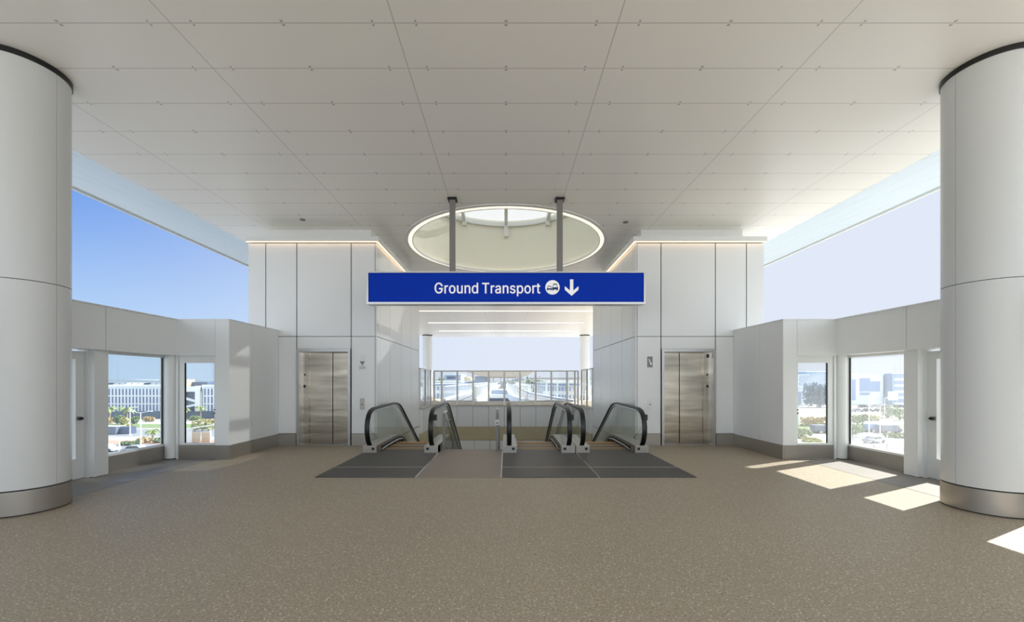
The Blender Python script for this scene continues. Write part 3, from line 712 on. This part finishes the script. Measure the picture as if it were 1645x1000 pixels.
def palm(x, y, h, r, label, dry=False, seed=1, group='palm trees outside'):
    rnd = random.Random(seed); t = thing('palm_tree', label, 'palm tree', (x, y, GZ), group)
    k = MB(); k.tube([(x, y, GZ), (x+.1, y, GZ+h*.5), (x, y, GZ+h)], [.26, .2, .22], n=8); k.build('trunk', 'trunk', t)
    if dry:
        k = MB(); k.cyl(x, y, GZ+h*.62, GZ+h, .35, .75, n=10); k.build('dry_skirt', 'palm_dry', t)
    for i in range(22):
        a = 2*PI*i/22+rnd.uniform(-.15, .15); lift = rnd.uniform(-.2, .95); L = r*rnd.uniform(.85, 1.1)
        mb = MB(); P = []
        for j in range(6):
            u = j/5; rad = L*u*(1-.12*u); z = GZ+h+L*(lift*u-(.55+.45*lift)*u*u)
            P.append(Vector((x+math.cos(a)*rad, y+math.sin(a)*rad, z)))
        side = Vector((-math.sin(a), math.cos(a), 0))
        for j in range(5):
            w0, w1 = [.34*r*.35*math.sin(PI*(.12+.82*q/5)) for q in (j, j+1)]
            for sg in (-1, 1):
                d = Vector((0, 0, -.45))
                mb.bm.faces.new([mb.bm.verts.new(p) for p in (P[j], P[j+1], P[j+1]+(side*sg+d)*w1, P[j]+(side*sg+d)*w0)])
        mb.build('frond', 'palm', t)
    return t
def lamp(x, y, h, label, arms=2, aw=1.8, group='street lamps outside'):
    t = thing('street_lamp', label, 'street lamp', (x, y, GZ), group)
    k = MB(); k.tube([(x, y, GZ+.3), (x, y, GZ+h)], [.12, .07], n=8); k.build('pole', 'white_metal', t, smooth=True)
    MB().cyl(x, y, GZ, GZ+.35, .35, .28, n=12).build('foot', 'pale_pave', t)
    for q in ((-1, 1) if arms == 2 else (1,)):
        k = MB(); k.tube([(x, y, GZ+h-.1), (x+q*aw*.5, y, GZ+h+.05), (x+q*aw, y, GZ+h+.25)], .05, n=6); a = k.build('arm', 'white_metal', t)
        MB().box(x+q*aw*.8, x+q*aw*1.35, y-.16, y+.16, GZ+h+.18, GZ+h+.3).build('lamp_head', 'white_metal', a)
    return t
def car(x, y, z, rot, paint, label, group):
    t = thing('car', label, 'car', (x, y, z), group)
    P = [(-2.2, .3), (-2.2, .75), (-1.5, .9), (-.9, 1.4), (.7, 1.4), (1.3, .95), (2.15, .8), (2.2, .3)]
    b = MB(); b.prism([(x+p, z+q) for p, q in P], y-.85, y+.85, 'y'); b.build('body', paint, t)
    g = MB(); g.prism([(x-1.35, z+.93), (x-.85, z+1.33), (x+.65, z+1.33), (x+1.1, z+.96)], y-.87, y+.87, 'y'); g.build('side_glass', 'car_b', t)
    for wx in (-1.4, 1.4):
        for wy in (-.8, .8):
            k = MB(); k.prism([(x+wx+.33*math.cos(i*PI/6), z+.33+.33*math.sin(i*PI/6)) for i in range(12)], y+wy-.1, y+wy+.1, 'y'); k.build('wheel', 'black', t)
    t.rotation_euler = (0, 0, rot); return t

# --- left: garage with fins
def garage(x0, x1, y, label, spacing=1.27):
    t = thing('parking_garage', label, 'building', ((x0+x1)/2, y, GZ), 'white parking garages')
    MB().box(x0, x1, y, y+40, GZ, -.75).build('wall', 'garage', t)
    MB().box(x0-.2, x1+.2, y-.25, y+.1, -.75, .0).build('parapet', 'white_metal', t)
    for z in (-4.15, -7.05): MB().box(x0, x1, y-.12, y, z-.15, z+.15).build('floor_band', 'white_metal', t)
    n = int((x1-x0-1)/spacing)
    for i in range(n):
        xx = x0+.8+i*spacing
        for z0, z1 in ((-3.9, -1.5), (-6.9, -4.4), (-10.6, -7.3)):
            MB().box(xx-.22, xx+.22, y-.06, y, z0, z1).build('window_slit', 'slit', t)
    return t
garage(-153, -121, 150, 'long white parking garage with dark slits behind the left palms')
garage(-112.4, -98, 150, 'white garage wing seen through the narrow left door')
t = thing('stair_tower', 'open zigzag stair tower between the two white garage buildings', 'building', (-117, 150, GZ))
MB().box(-120.0, -112.6, 152.5, 158, GZ, 1.0).build('back_wall', 'slit', t)
MB().box(-120.4, -112.8, 149.5, 150, -2.6, -.6).build('top_band', 'white_metal', t)
MB().box(-114.6, -112.8, 149, 158, GZ, -.4).build('pier', 'white_metal', t)
MB().box(-120.4, -118.4, 150, 154, -.6, 2.0).build('penthouse', 'wood', t)
for i in range(3):
    z = -5.2-i*2.3; a, b = ((-120.4, z+1.0), (-114.4, z-.7)) if i % 2 == 0 else ((-120.4, z-.7), (-114.4, z+.6))
    k = MB(); k.prism([a, b, (b[0], b[1]-.8), (a[0], a[1]-.8)], 149.6, 150.4, 'y'); k.build('stair_run', 'pale_facade', t)
ORD = 'first second third fourth fifth sixth seventh eighth ninth tenth eleventh twelfth thirteenth'.split()
cols = ['car_a', 'car_a', 'car_c', 'car_b']
for i in range(13):
    x = -151+i*2.3
    cc = cols[(i*7+i//3) % 4]; nm = {'car_a': 'white', 'car_b': 'dark', 'car_c': 'grey'}[cc]
    tcar = car(x, 153.2, -.72, PI/2, cc, '%s car on the garage roof deck, %s from the left end' % (nm, ORD[i]), 'cars on the garage roof')
k = MB().box(-152, -96, 143.2, 143.4, GZ, GZ+2.7); tag(k.build('boundary_fence', 'fence'), 'dark blue fence in front of the white parking garage', 'fence')
# palms and shrubs left
for (px, pb, ptop, r, lab, dry) in ((176, 676, 656, 2.9, 'palm tree at the far left edge of the left window, before the garage', False), (204, 676, 657, 2.9, 'palm tree in the middle of the left window, before the garage', False),
        (245, 708, 692, 1.9, 'shorter palm with dry brown skirt near the left road', True), (322, 674, 655, 2.2, 'palm tree seen through the narrow left door', False), (298, 674, 658, 1.8, 'low palm under the stair tower seen through the narrow left door', False)):
    x, y = G(px, pb); y += 0; h = (pb-ptop)*y/F; palm(x, y, h*1.0, r, lab, dry, seed=int(px))
for i, (px, pb, wpx, hpx, mt, lab) in enumerate(((190, 682, 15, 14, 'leaf', 'round green shrub left of the lamp before the dark fence'), (201, 683, 9, 12, 'leaf_y', 'yellow green shrub beside the round green one'), (214, 682, 10, 13, 'leaf', 'pale green shrub behind the double street lamp'),
        (175, 681, 10, 9, 'leaf_o', 'ochre flowering shrub at the far left of the left window'), (209, 687, 6, 5, 'leaf_y', 'small bright yellow shrub at the kerb'), (240, 678, 16, 8, 'leaf_o', 'ochre bush before the dark fence on the right of the left window'),
        (208, 716, 26, 7, 'leaf', 'low green hedge clump along the left road'), (232, 712, 18, 9, 'leaf_o', 'brownish bush beside the short palm'), (256, 712, 10, 9, 'leaf', 'green bush right of the short palm'),
        (325, 693, 30, 20, 'leaf_y', 'broad yellow green bush seen through the narrow left door'), (313, 676, 16, 8, 'leaf', 'green bush below the stair tower'), (338, 680, 14, 7, 'leaf_o', 'ochre bush at the right in the narrow left door'))):
    x, y = G(px, pb); shrub(x, y, wpx*y/F, hpx*y/F, mt, lab, seed=20+i, dep=1.0)
x, y = G(226, 721); lamp(x, y, 58*y/F, 'tall white street lamp with two arms in the left window', 2, 1.7)
x, y = G(209, 700); lamp(x, y, 44*y/F, 'slimmer white street lamp left of the double one', 1, 1.2)
x, y = G(192, 725); lamp(x, y, 18*y/F, 'low white lamp near the road at the left window', 2, .35)
x, y = G(182, 699); t = thing('container', 'blue grey container behind the road in the left window', 'container', (x, y, GZ))
MB().box(x-3.4, x+.6, y, y+2.4, GZ+.1, GZ+2.0).build('body', 'grey_box', t); MB().box(x+.8, x+3.0, y+1, y+3, GZ+.1, GZ+1.8).build('dark_box', 'slit', t); MB().box(x-3.5, x+.7, y-.1, y+2.5, GZ+2.0, GZ+2.1).build('lid', 'pale_pave', t)
for (px, py, pc, nm) in ((219, 728, 'car_c', 'grey car under the lower edge of the left window'), (168, 726.5, 'car_a', 'white car at the lower left corner of the left window')):
    x, y = G(px, py); car(x, y, GZ+.03, .1, pc, nm, 'cars on the near left road')
# white shelter and gate in the narrow left door
x, y = G(322, 712)
t = thing('white_shelter', 'white flat roofed shelter with tan double gate in the narrow left door', 'shelter', (x, y, GZ))
for k, q in enumerate((-3.6, -2.0, 2.1, 3.3)): MB().box(x+q-.12, x+q+.12, y, y+.25, GZ, GZ+3.0).build('post', 'white_metal', t)
rf = MB(); rf.prism([(x-4.4, GZ+2.7), (x+3.6, GZ+3.9), (x+3.6, GZ+4.1), (x-4.4, GZ+2.95)], y-.3, y+4, 'y'); rf.build('roof', 'white_metal', t)
for q in (-1.9, .15): MB().box(x+q, x+q+1.75, y+.1, y+.18, GZ+.1, GZ+2.3).build('gate_leaf', 'wood', t)
MB().box(x-3.5, x-2.1, y+.1, y+.2, GZ, GZ+2.6).build('side_panel', 'white_metal', t)

# --- right side: buildings, distance haze mixed into the pale colours
def block(nm, x0, x1, y, dep, ztop, mat, label, wins=(), rows=0, wm='blue_glass'):
    t = thing(nm, label, 'building', ((x0+x1)/2, y, GZ), 'hazy buildings on the right')
    MB().box(x0, x1, y, y+dep, GZ, ztop).build('wall', mat, t)
    MB().box(x0-.3, x1+.3, y-.3, y+dep, ztop, ztop+.6).build('roof_edge', 'pale_facade', t)
    for (a, b, c, d) in wins:
        MB().box(a, b, y-.3, y, c, d).build('glass_bay', wm, t)
    for r_ in range(rows):
        z = ztop-2.5-r_*3.4
        MB().box(x0+1, x1-1, y-.12, y, z-1.3, z).build('window_band', wm, t)
    return t
D = 230.0
fx = lambda px, d=D: (px-813)*d/F
fz = lambda py, d=D: EYE-(py-612)*d/F
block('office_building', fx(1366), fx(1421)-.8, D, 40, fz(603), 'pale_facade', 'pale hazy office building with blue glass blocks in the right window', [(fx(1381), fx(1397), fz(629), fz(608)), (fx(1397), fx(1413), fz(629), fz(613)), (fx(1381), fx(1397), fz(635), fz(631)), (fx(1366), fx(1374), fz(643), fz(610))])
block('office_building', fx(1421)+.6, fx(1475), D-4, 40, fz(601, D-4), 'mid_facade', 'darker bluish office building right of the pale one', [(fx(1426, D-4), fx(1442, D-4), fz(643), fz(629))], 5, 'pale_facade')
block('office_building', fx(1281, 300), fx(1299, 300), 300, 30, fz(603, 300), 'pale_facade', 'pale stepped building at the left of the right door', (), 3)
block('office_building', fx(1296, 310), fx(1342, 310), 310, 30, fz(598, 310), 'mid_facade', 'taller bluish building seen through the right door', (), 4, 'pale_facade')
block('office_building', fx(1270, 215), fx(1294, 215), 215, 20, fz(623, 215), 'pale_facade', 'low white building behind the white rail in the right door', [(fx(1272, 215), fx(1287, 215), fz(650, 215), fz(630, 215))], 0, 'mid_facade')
for i, (px, pb, wpx, hpx, mt, lab) in enumerate(((1312, 655, 40, 40, 'mid_tree', 'large hazy bluish tree mass behind the right door'), (1305, 684, 44, 14, 'leaf_o', 'ochre shrub bank seen through the right door'), (1326, 690, 22, 9, 'leaf', 'green hedge right in the right door'), (1288, 704, 26, 16, 'leaf', 'green bush low in the right door'), (1303, 712, 22, 9, 'leaf_y', 'yellow green bush at the foot of the right door'),
        (1382, 678, 26, 12, 'leaf', 'hazy green bush left in the right window'), (1428, 672, 20, 22, 'leaf', 'dark green tree in the middle of the right window'), (1446, 676, 18, 20, 'leaf', 'green tree at the right edge of the right window'), (1400, 676, 22, 9, 'leaf_y', 'low yellow green bush in the right window'), (1440, 704, 26, 8, 'leaf', 'low hedge behind the bright road'), (1375, 702, 10, 34, 'leaf', 'slender dark green shrub at the left edge of the right window'))):
    M.setdefault('mid_tree', plain('haze_tinted_leaf', (120, 142, 158), .8, noise=.15, nscale=.3))  # bluish leaf colour carries the distance haze
    x, y = G(px, pb); shrub(x, y, wpx*y/F, hpx*y/F, mt, lab, seed=60+i, dep=2.0)
for i, (px, py, pc) in enumerate(((1386, 655.5, 'car_b'), (1403, 655.5, 'car_c'), (1420, 655.5, 'car_b'), (1376, 662, 'car_c'), (1394, 662, 'car_b'), (1412, 662, 'car_b'), (1430, 662, 'car_c'), (1444, 655.5, 'car_b'))):
    x, y = G(px, py); car(x, y, GZ+.05, 0, pc, ['%s car parked %s in the right window car park' % (nm, w) for nm, w in (('dark', 'second in the back row'), ('grey', 'third in the back row'), ('dark', 'fourth in the back row'), ('grey', 'first in the front row'), ('dark', 'second in the front row'), ('dark', 'third in the front row'), ('grey', 'last in the front row'), ('dark', 'alone on the right'))][i], 'parked cars on the right')
for i, (px, pb, ptop, lab) in enumerate(((1396, 704, 650, 'left white lamp post in the right window'), (1414, 701, 652, 'right white lamp post in the right window'), (1421, 676, 640, 'far dark lamp post beside the bluish building'))):
    x, y = G(px, pb); lamp(x, y, (pb-ptop)*y/F, lab, 1, 1.0)
for i, (px, py, w, lab) in enumerate(((1403, 694, 4.6, 'pale blue van left behind the bright road'), (1428, 696, 5.2, 'dark blue van right behind the bright road'), (1319, 696, 4.4, 'dark blue van in the right door'))):
    x, y = G(px, py); t = thing('van', lab, 'van', (x, y, GZ), 'vans on the right')
    b = MB(); b.prism([(x-w/2, GZ+.4), (x-w/2, GZ+2.1), (x+w*.28, GZ+2.1), (x+w*.42, GZ+1.2), (x+w/2, GZ+1.1), (x+w/2, GZ+.4)], y-.95, y+.95, 'y'); b.build('body', ['blue_glass', 'grey_box', 'grey_box'][i], t)
    for wx in (-.32, .32): k = MB(); k.prism([(x+wx*w+.38*math.cos(j*PI/6), GZ+.4+.38*math.sin(j*PI/6)) for j in range(12)], y-1, y+1, 'y'); k.build('wheel_pair', 'black', t)
x, y = G(1404, 712); car(x, y, GZ+.05, .2, 'car_c', 'grey car on the bright road at the foot of the right window', 'cars on the near right road')
# road guard rails on the right
for (pts, lab) in ((((1370, 708), (1400, 715), (1425, 722), (1462, 736)), 'near metal guard rail along the bright road'), (((1372, 712), (1388, 716), (1404, 724), (1460, 748)), 'second guard rail running down toward the window edge')):
    P = [G(*p) for p in pts]; t = thing('guard_rail', lab, 'rail', (*P[0], GZ), 'guard rails on the right')
    k = MB(); k.tube([(x, y, GZ+.95) for x, y in P], .07, n=6); k.build('rail', 'grey_metal', t)
    for x, y in P: MB().box(x-.06, x+.06, y-.06, y+.06, GZ, GZ+.95).build('post', 'grey_metal', t)
# white bridge beam crossing the right door view
t = thing('footbridge', 'white horizontal footbridge beam crossing the right door view', 'bridge', (95, 120, GZ))
xb0, xb1, yb = fx(1262, 120), fx(1345, 120), 120.0
MB().box(xb0, xb1, yb, yb+2, fz(661, 120), fz(657, 120)).build('deck_beam', 'white_metal', t)
for px in (1286, 1338): MB().box(fx(px, 120)-.25, fx(px, 120)+.25, yb+.5, yb+1, GZ, fz(661, 120)).build('pier', 'white_metal', t)

# --- centre: guideway and walkways toward the far station
def walkway(paths, name_label, grp):
    inner, outer = paths
    t = thing('walkway', name_label, 'walkway', (inner[0][0], inner[0][1], 0), grp)
    k = MB()
    poly = inner+outer[::-1]
    k.prism(poly, -.5, -.02, 'z'); k.build('deck', 'asphalt', t)
    for P in (inner, outer):
        for a, b in zip(P, P[1:]):
            a = Vector((*a, 0)); b = Vector((*b, 0))
            kb = MB(); d = (b-a).normalized(); n_ = Vector((-d.y, d.x, 0))*.14
            kb.prism([(a+n_)[:2], (b+n_)[:2], (b-n_)[:2], (a-n_)[:2]], -.6, .12, 'z'); kb.build('kerb', 'pale_facade', t)
        rl = MB(); rl.tube([(x, y, 1.05) for x, y in P], .045, n=6); rl.build('top_rail', 'white_metal', t)
    return t
def balusters(P, y_end, label, grp):
    t = thing('walkway_railing', label, 'railing', (*P[0], .12), grp)
    # evenly spaced white posts: the hundred nearest
    tot = 0; cnt = 0; step = .9
    for a, b in zip(P, P[1:]):
        a = Vector((*a, 0)); b = Vector((*b, 0)); L = (b-a).length; s = 0
        while s < L and cnt < 70:
            p = a+(b-a)*(s/L); MB().box(p.x-.03, p.x+.03, p.y-.03, p.y+.03, .12, 1.0).build('post', 'white_metal', t); s += step*(1+cnt*.012); cnt += 1
    return t
Li = [(-2.35, 29.5), (-2.35, 60), (-2.35, 160)]; Lo = [(-4.8, 31), (-4.8, 60), (-4.8, 160)]
Ri = [(1.55, 29.8), (.82, 35.6), (.35, 47), (.25, 65), (.2, 160)]; Ro = [(4.95, 29), (4.0, 35.6), (2.9, 47), (2.7, 65), (2.7, 160)]
walkway((Li, Lo), 'straight elevated walkway left of the gap, leading to the far station', 'elevated walkways')
walkway((Ri, Ro), 'curving elevated walkway right of the gap, leading to the far station', 'elevated walkways')
balusters(Li, 100, 'inner white railing of the left elevated walkway', 'walkway railings')
balusters(Lo, 100, 'outer white railing of the left elevated walkway', 'walkway railings')
balusters(Ri, 100, 'inner white railing of the right elevated walkway', 'walkway railings')
balusters(Ro, 100, 'outer white railing of the right elevated walkway', 'walkway railings')
for s, x0, x1 in ((-1, 5.3, 7.15), (1, 5.3, 7.15)):
    t = thing('deck_railing', 'white baluster railing at the back %s edge of the beige deck' % SIDE[s], 'railing', (s*6.2, 34.3, 0), 'deck railings')
    MB().box(s*x0, s*x1, 34.3, 34.36, 1.0, 1.08).build('top_rail', 'white_metal', t)
    x = x0
    while x < x1: MB().box(s*x-.045, s*x+.045, 34.3, 34.36, -.02, 1.0).build('post', 'white_metal', t); x += .32
t = thing('guideway', 'lower grey guideway between the two elevated walkways', 'guideway', (-1, 40, -1.2), None)
MB().box(-2.2, .2, 36, 150, -2.6, -1.9).build('deck', 'grey_box', t)
MB().box(-2.2, .5, 52, 53, -.75, -.3).build('cross_beam', 'white_metal', t)
MB().box(-2.2, .3, 60, 62, -.5, .1).build('cross_beam', 'mid_facade', t)
MB().box(-2.2, .5, 54, 55, -1.4, -.5).build('dark_opening', 'slit', t)
# far station canopy
t = thing('station_canopy', 'far white station canopy with upswept edges seen over the railing', 'canopy', (-1.2, 170, GZ))
c_ = -5.8+4.6*1.0
k = MB(); k.prism([(c_-14.5, 4.85), (c_-9.5, 3.4), (c_-6.5, 3.0), (c_+6.5, 3.0), (c_+9.5, 3.5), (c_+12, 4.85), (c_+12, 5.05), (c_-14.5, 5.05)], 160, 230, 'y'); k.build('roof', 'deck', t)
MB().box(c_-11.5, c_-7.2, 165, 215, -2.5, 3.3).build('lift_tower', 'mid_facade', t)
MB().box(c_-7, c_+13, 200, 203, -2.5, .2).build('platform_wall', 'pale_facade', t)
for k_ in range(5): MB().box(c_-5+k_*3.4, c_-4.6+k_*3.4, 190, 190.4, -1, 3.0).build('column', 'white_metal', t)
MB().box(c_-7, c_+13, 192, 193, .6, 1.0).build('light_band', 'white_metal', t)
# buildings left and right of centre
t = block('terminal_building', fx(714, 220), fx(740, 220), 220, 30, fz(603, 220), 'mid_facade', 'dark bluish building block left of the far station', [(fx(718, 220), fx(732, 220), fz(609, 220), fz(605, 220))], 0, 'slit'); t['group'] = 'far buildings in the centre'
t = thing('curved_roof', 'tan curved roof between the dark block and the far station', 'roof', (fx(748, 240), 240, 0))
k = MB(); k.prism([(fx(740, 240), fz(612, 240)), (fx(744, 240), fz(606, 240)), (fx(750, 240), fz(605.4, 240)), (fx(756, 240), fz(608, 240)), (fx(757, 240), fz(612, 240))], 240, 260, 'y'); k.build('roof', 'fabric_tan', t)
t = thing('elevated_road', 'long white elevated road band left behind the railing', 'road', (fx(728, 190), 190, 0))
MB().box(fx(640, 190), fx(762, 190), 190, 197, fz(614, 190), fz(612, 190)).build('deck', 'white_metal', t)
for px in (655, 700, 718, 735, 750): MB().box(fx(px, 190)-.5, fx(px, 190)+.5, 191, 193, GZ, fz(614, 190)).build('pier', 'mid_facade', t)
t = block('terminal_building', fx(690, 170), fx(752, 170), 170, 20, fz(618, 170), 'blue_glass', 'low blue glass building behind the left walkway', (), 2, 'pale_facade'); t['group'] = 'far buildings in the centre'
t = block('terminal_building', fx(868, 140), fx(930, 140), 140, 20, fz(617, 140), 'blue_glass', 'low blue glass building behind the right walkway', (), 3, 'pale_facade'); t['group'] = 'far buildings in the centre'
t = thing('flat_canopy', 'flat grey canopy roof right of the far station', 'canopy', (fx(890, 130), 130, 0))
MB().box(fx(853, 130), fx(940, 130), 130, 142, fz(609.3, 130), fz(607.3, 130)).build('roof', 'grey_metal', t)
MB().box(fx(858, 130), fx(940, 130), 131, 140, fz(611, 130), fz(609.3, 130)).build('light_underside', 'white_metal', t)
for px in (862, 880, 898, 916, 932): MB().box(fx(px, 130)-.25, fx(px, 130)+.25, 134, 134.5, GZ, fz(610, 130)).build('post', 'white_metal', t)
t = thing('elevated_road', 'long white elevated road band right behind the railing', 'road', (fx(850, 210), 210, 0))
MB().box(fx(812, 210), fx(990, 210), 210, 216, fz(614.5, 210), fz(612, 210)).build('deck', 'white_metal', t)
for px in (835, 860, 885, 910): MB().box(fx(px, 210)-.5, fx(px, 210)+.5, 211, 213, GZ, fz(614.5, 210)).build('pier', 'mid_facade', t)
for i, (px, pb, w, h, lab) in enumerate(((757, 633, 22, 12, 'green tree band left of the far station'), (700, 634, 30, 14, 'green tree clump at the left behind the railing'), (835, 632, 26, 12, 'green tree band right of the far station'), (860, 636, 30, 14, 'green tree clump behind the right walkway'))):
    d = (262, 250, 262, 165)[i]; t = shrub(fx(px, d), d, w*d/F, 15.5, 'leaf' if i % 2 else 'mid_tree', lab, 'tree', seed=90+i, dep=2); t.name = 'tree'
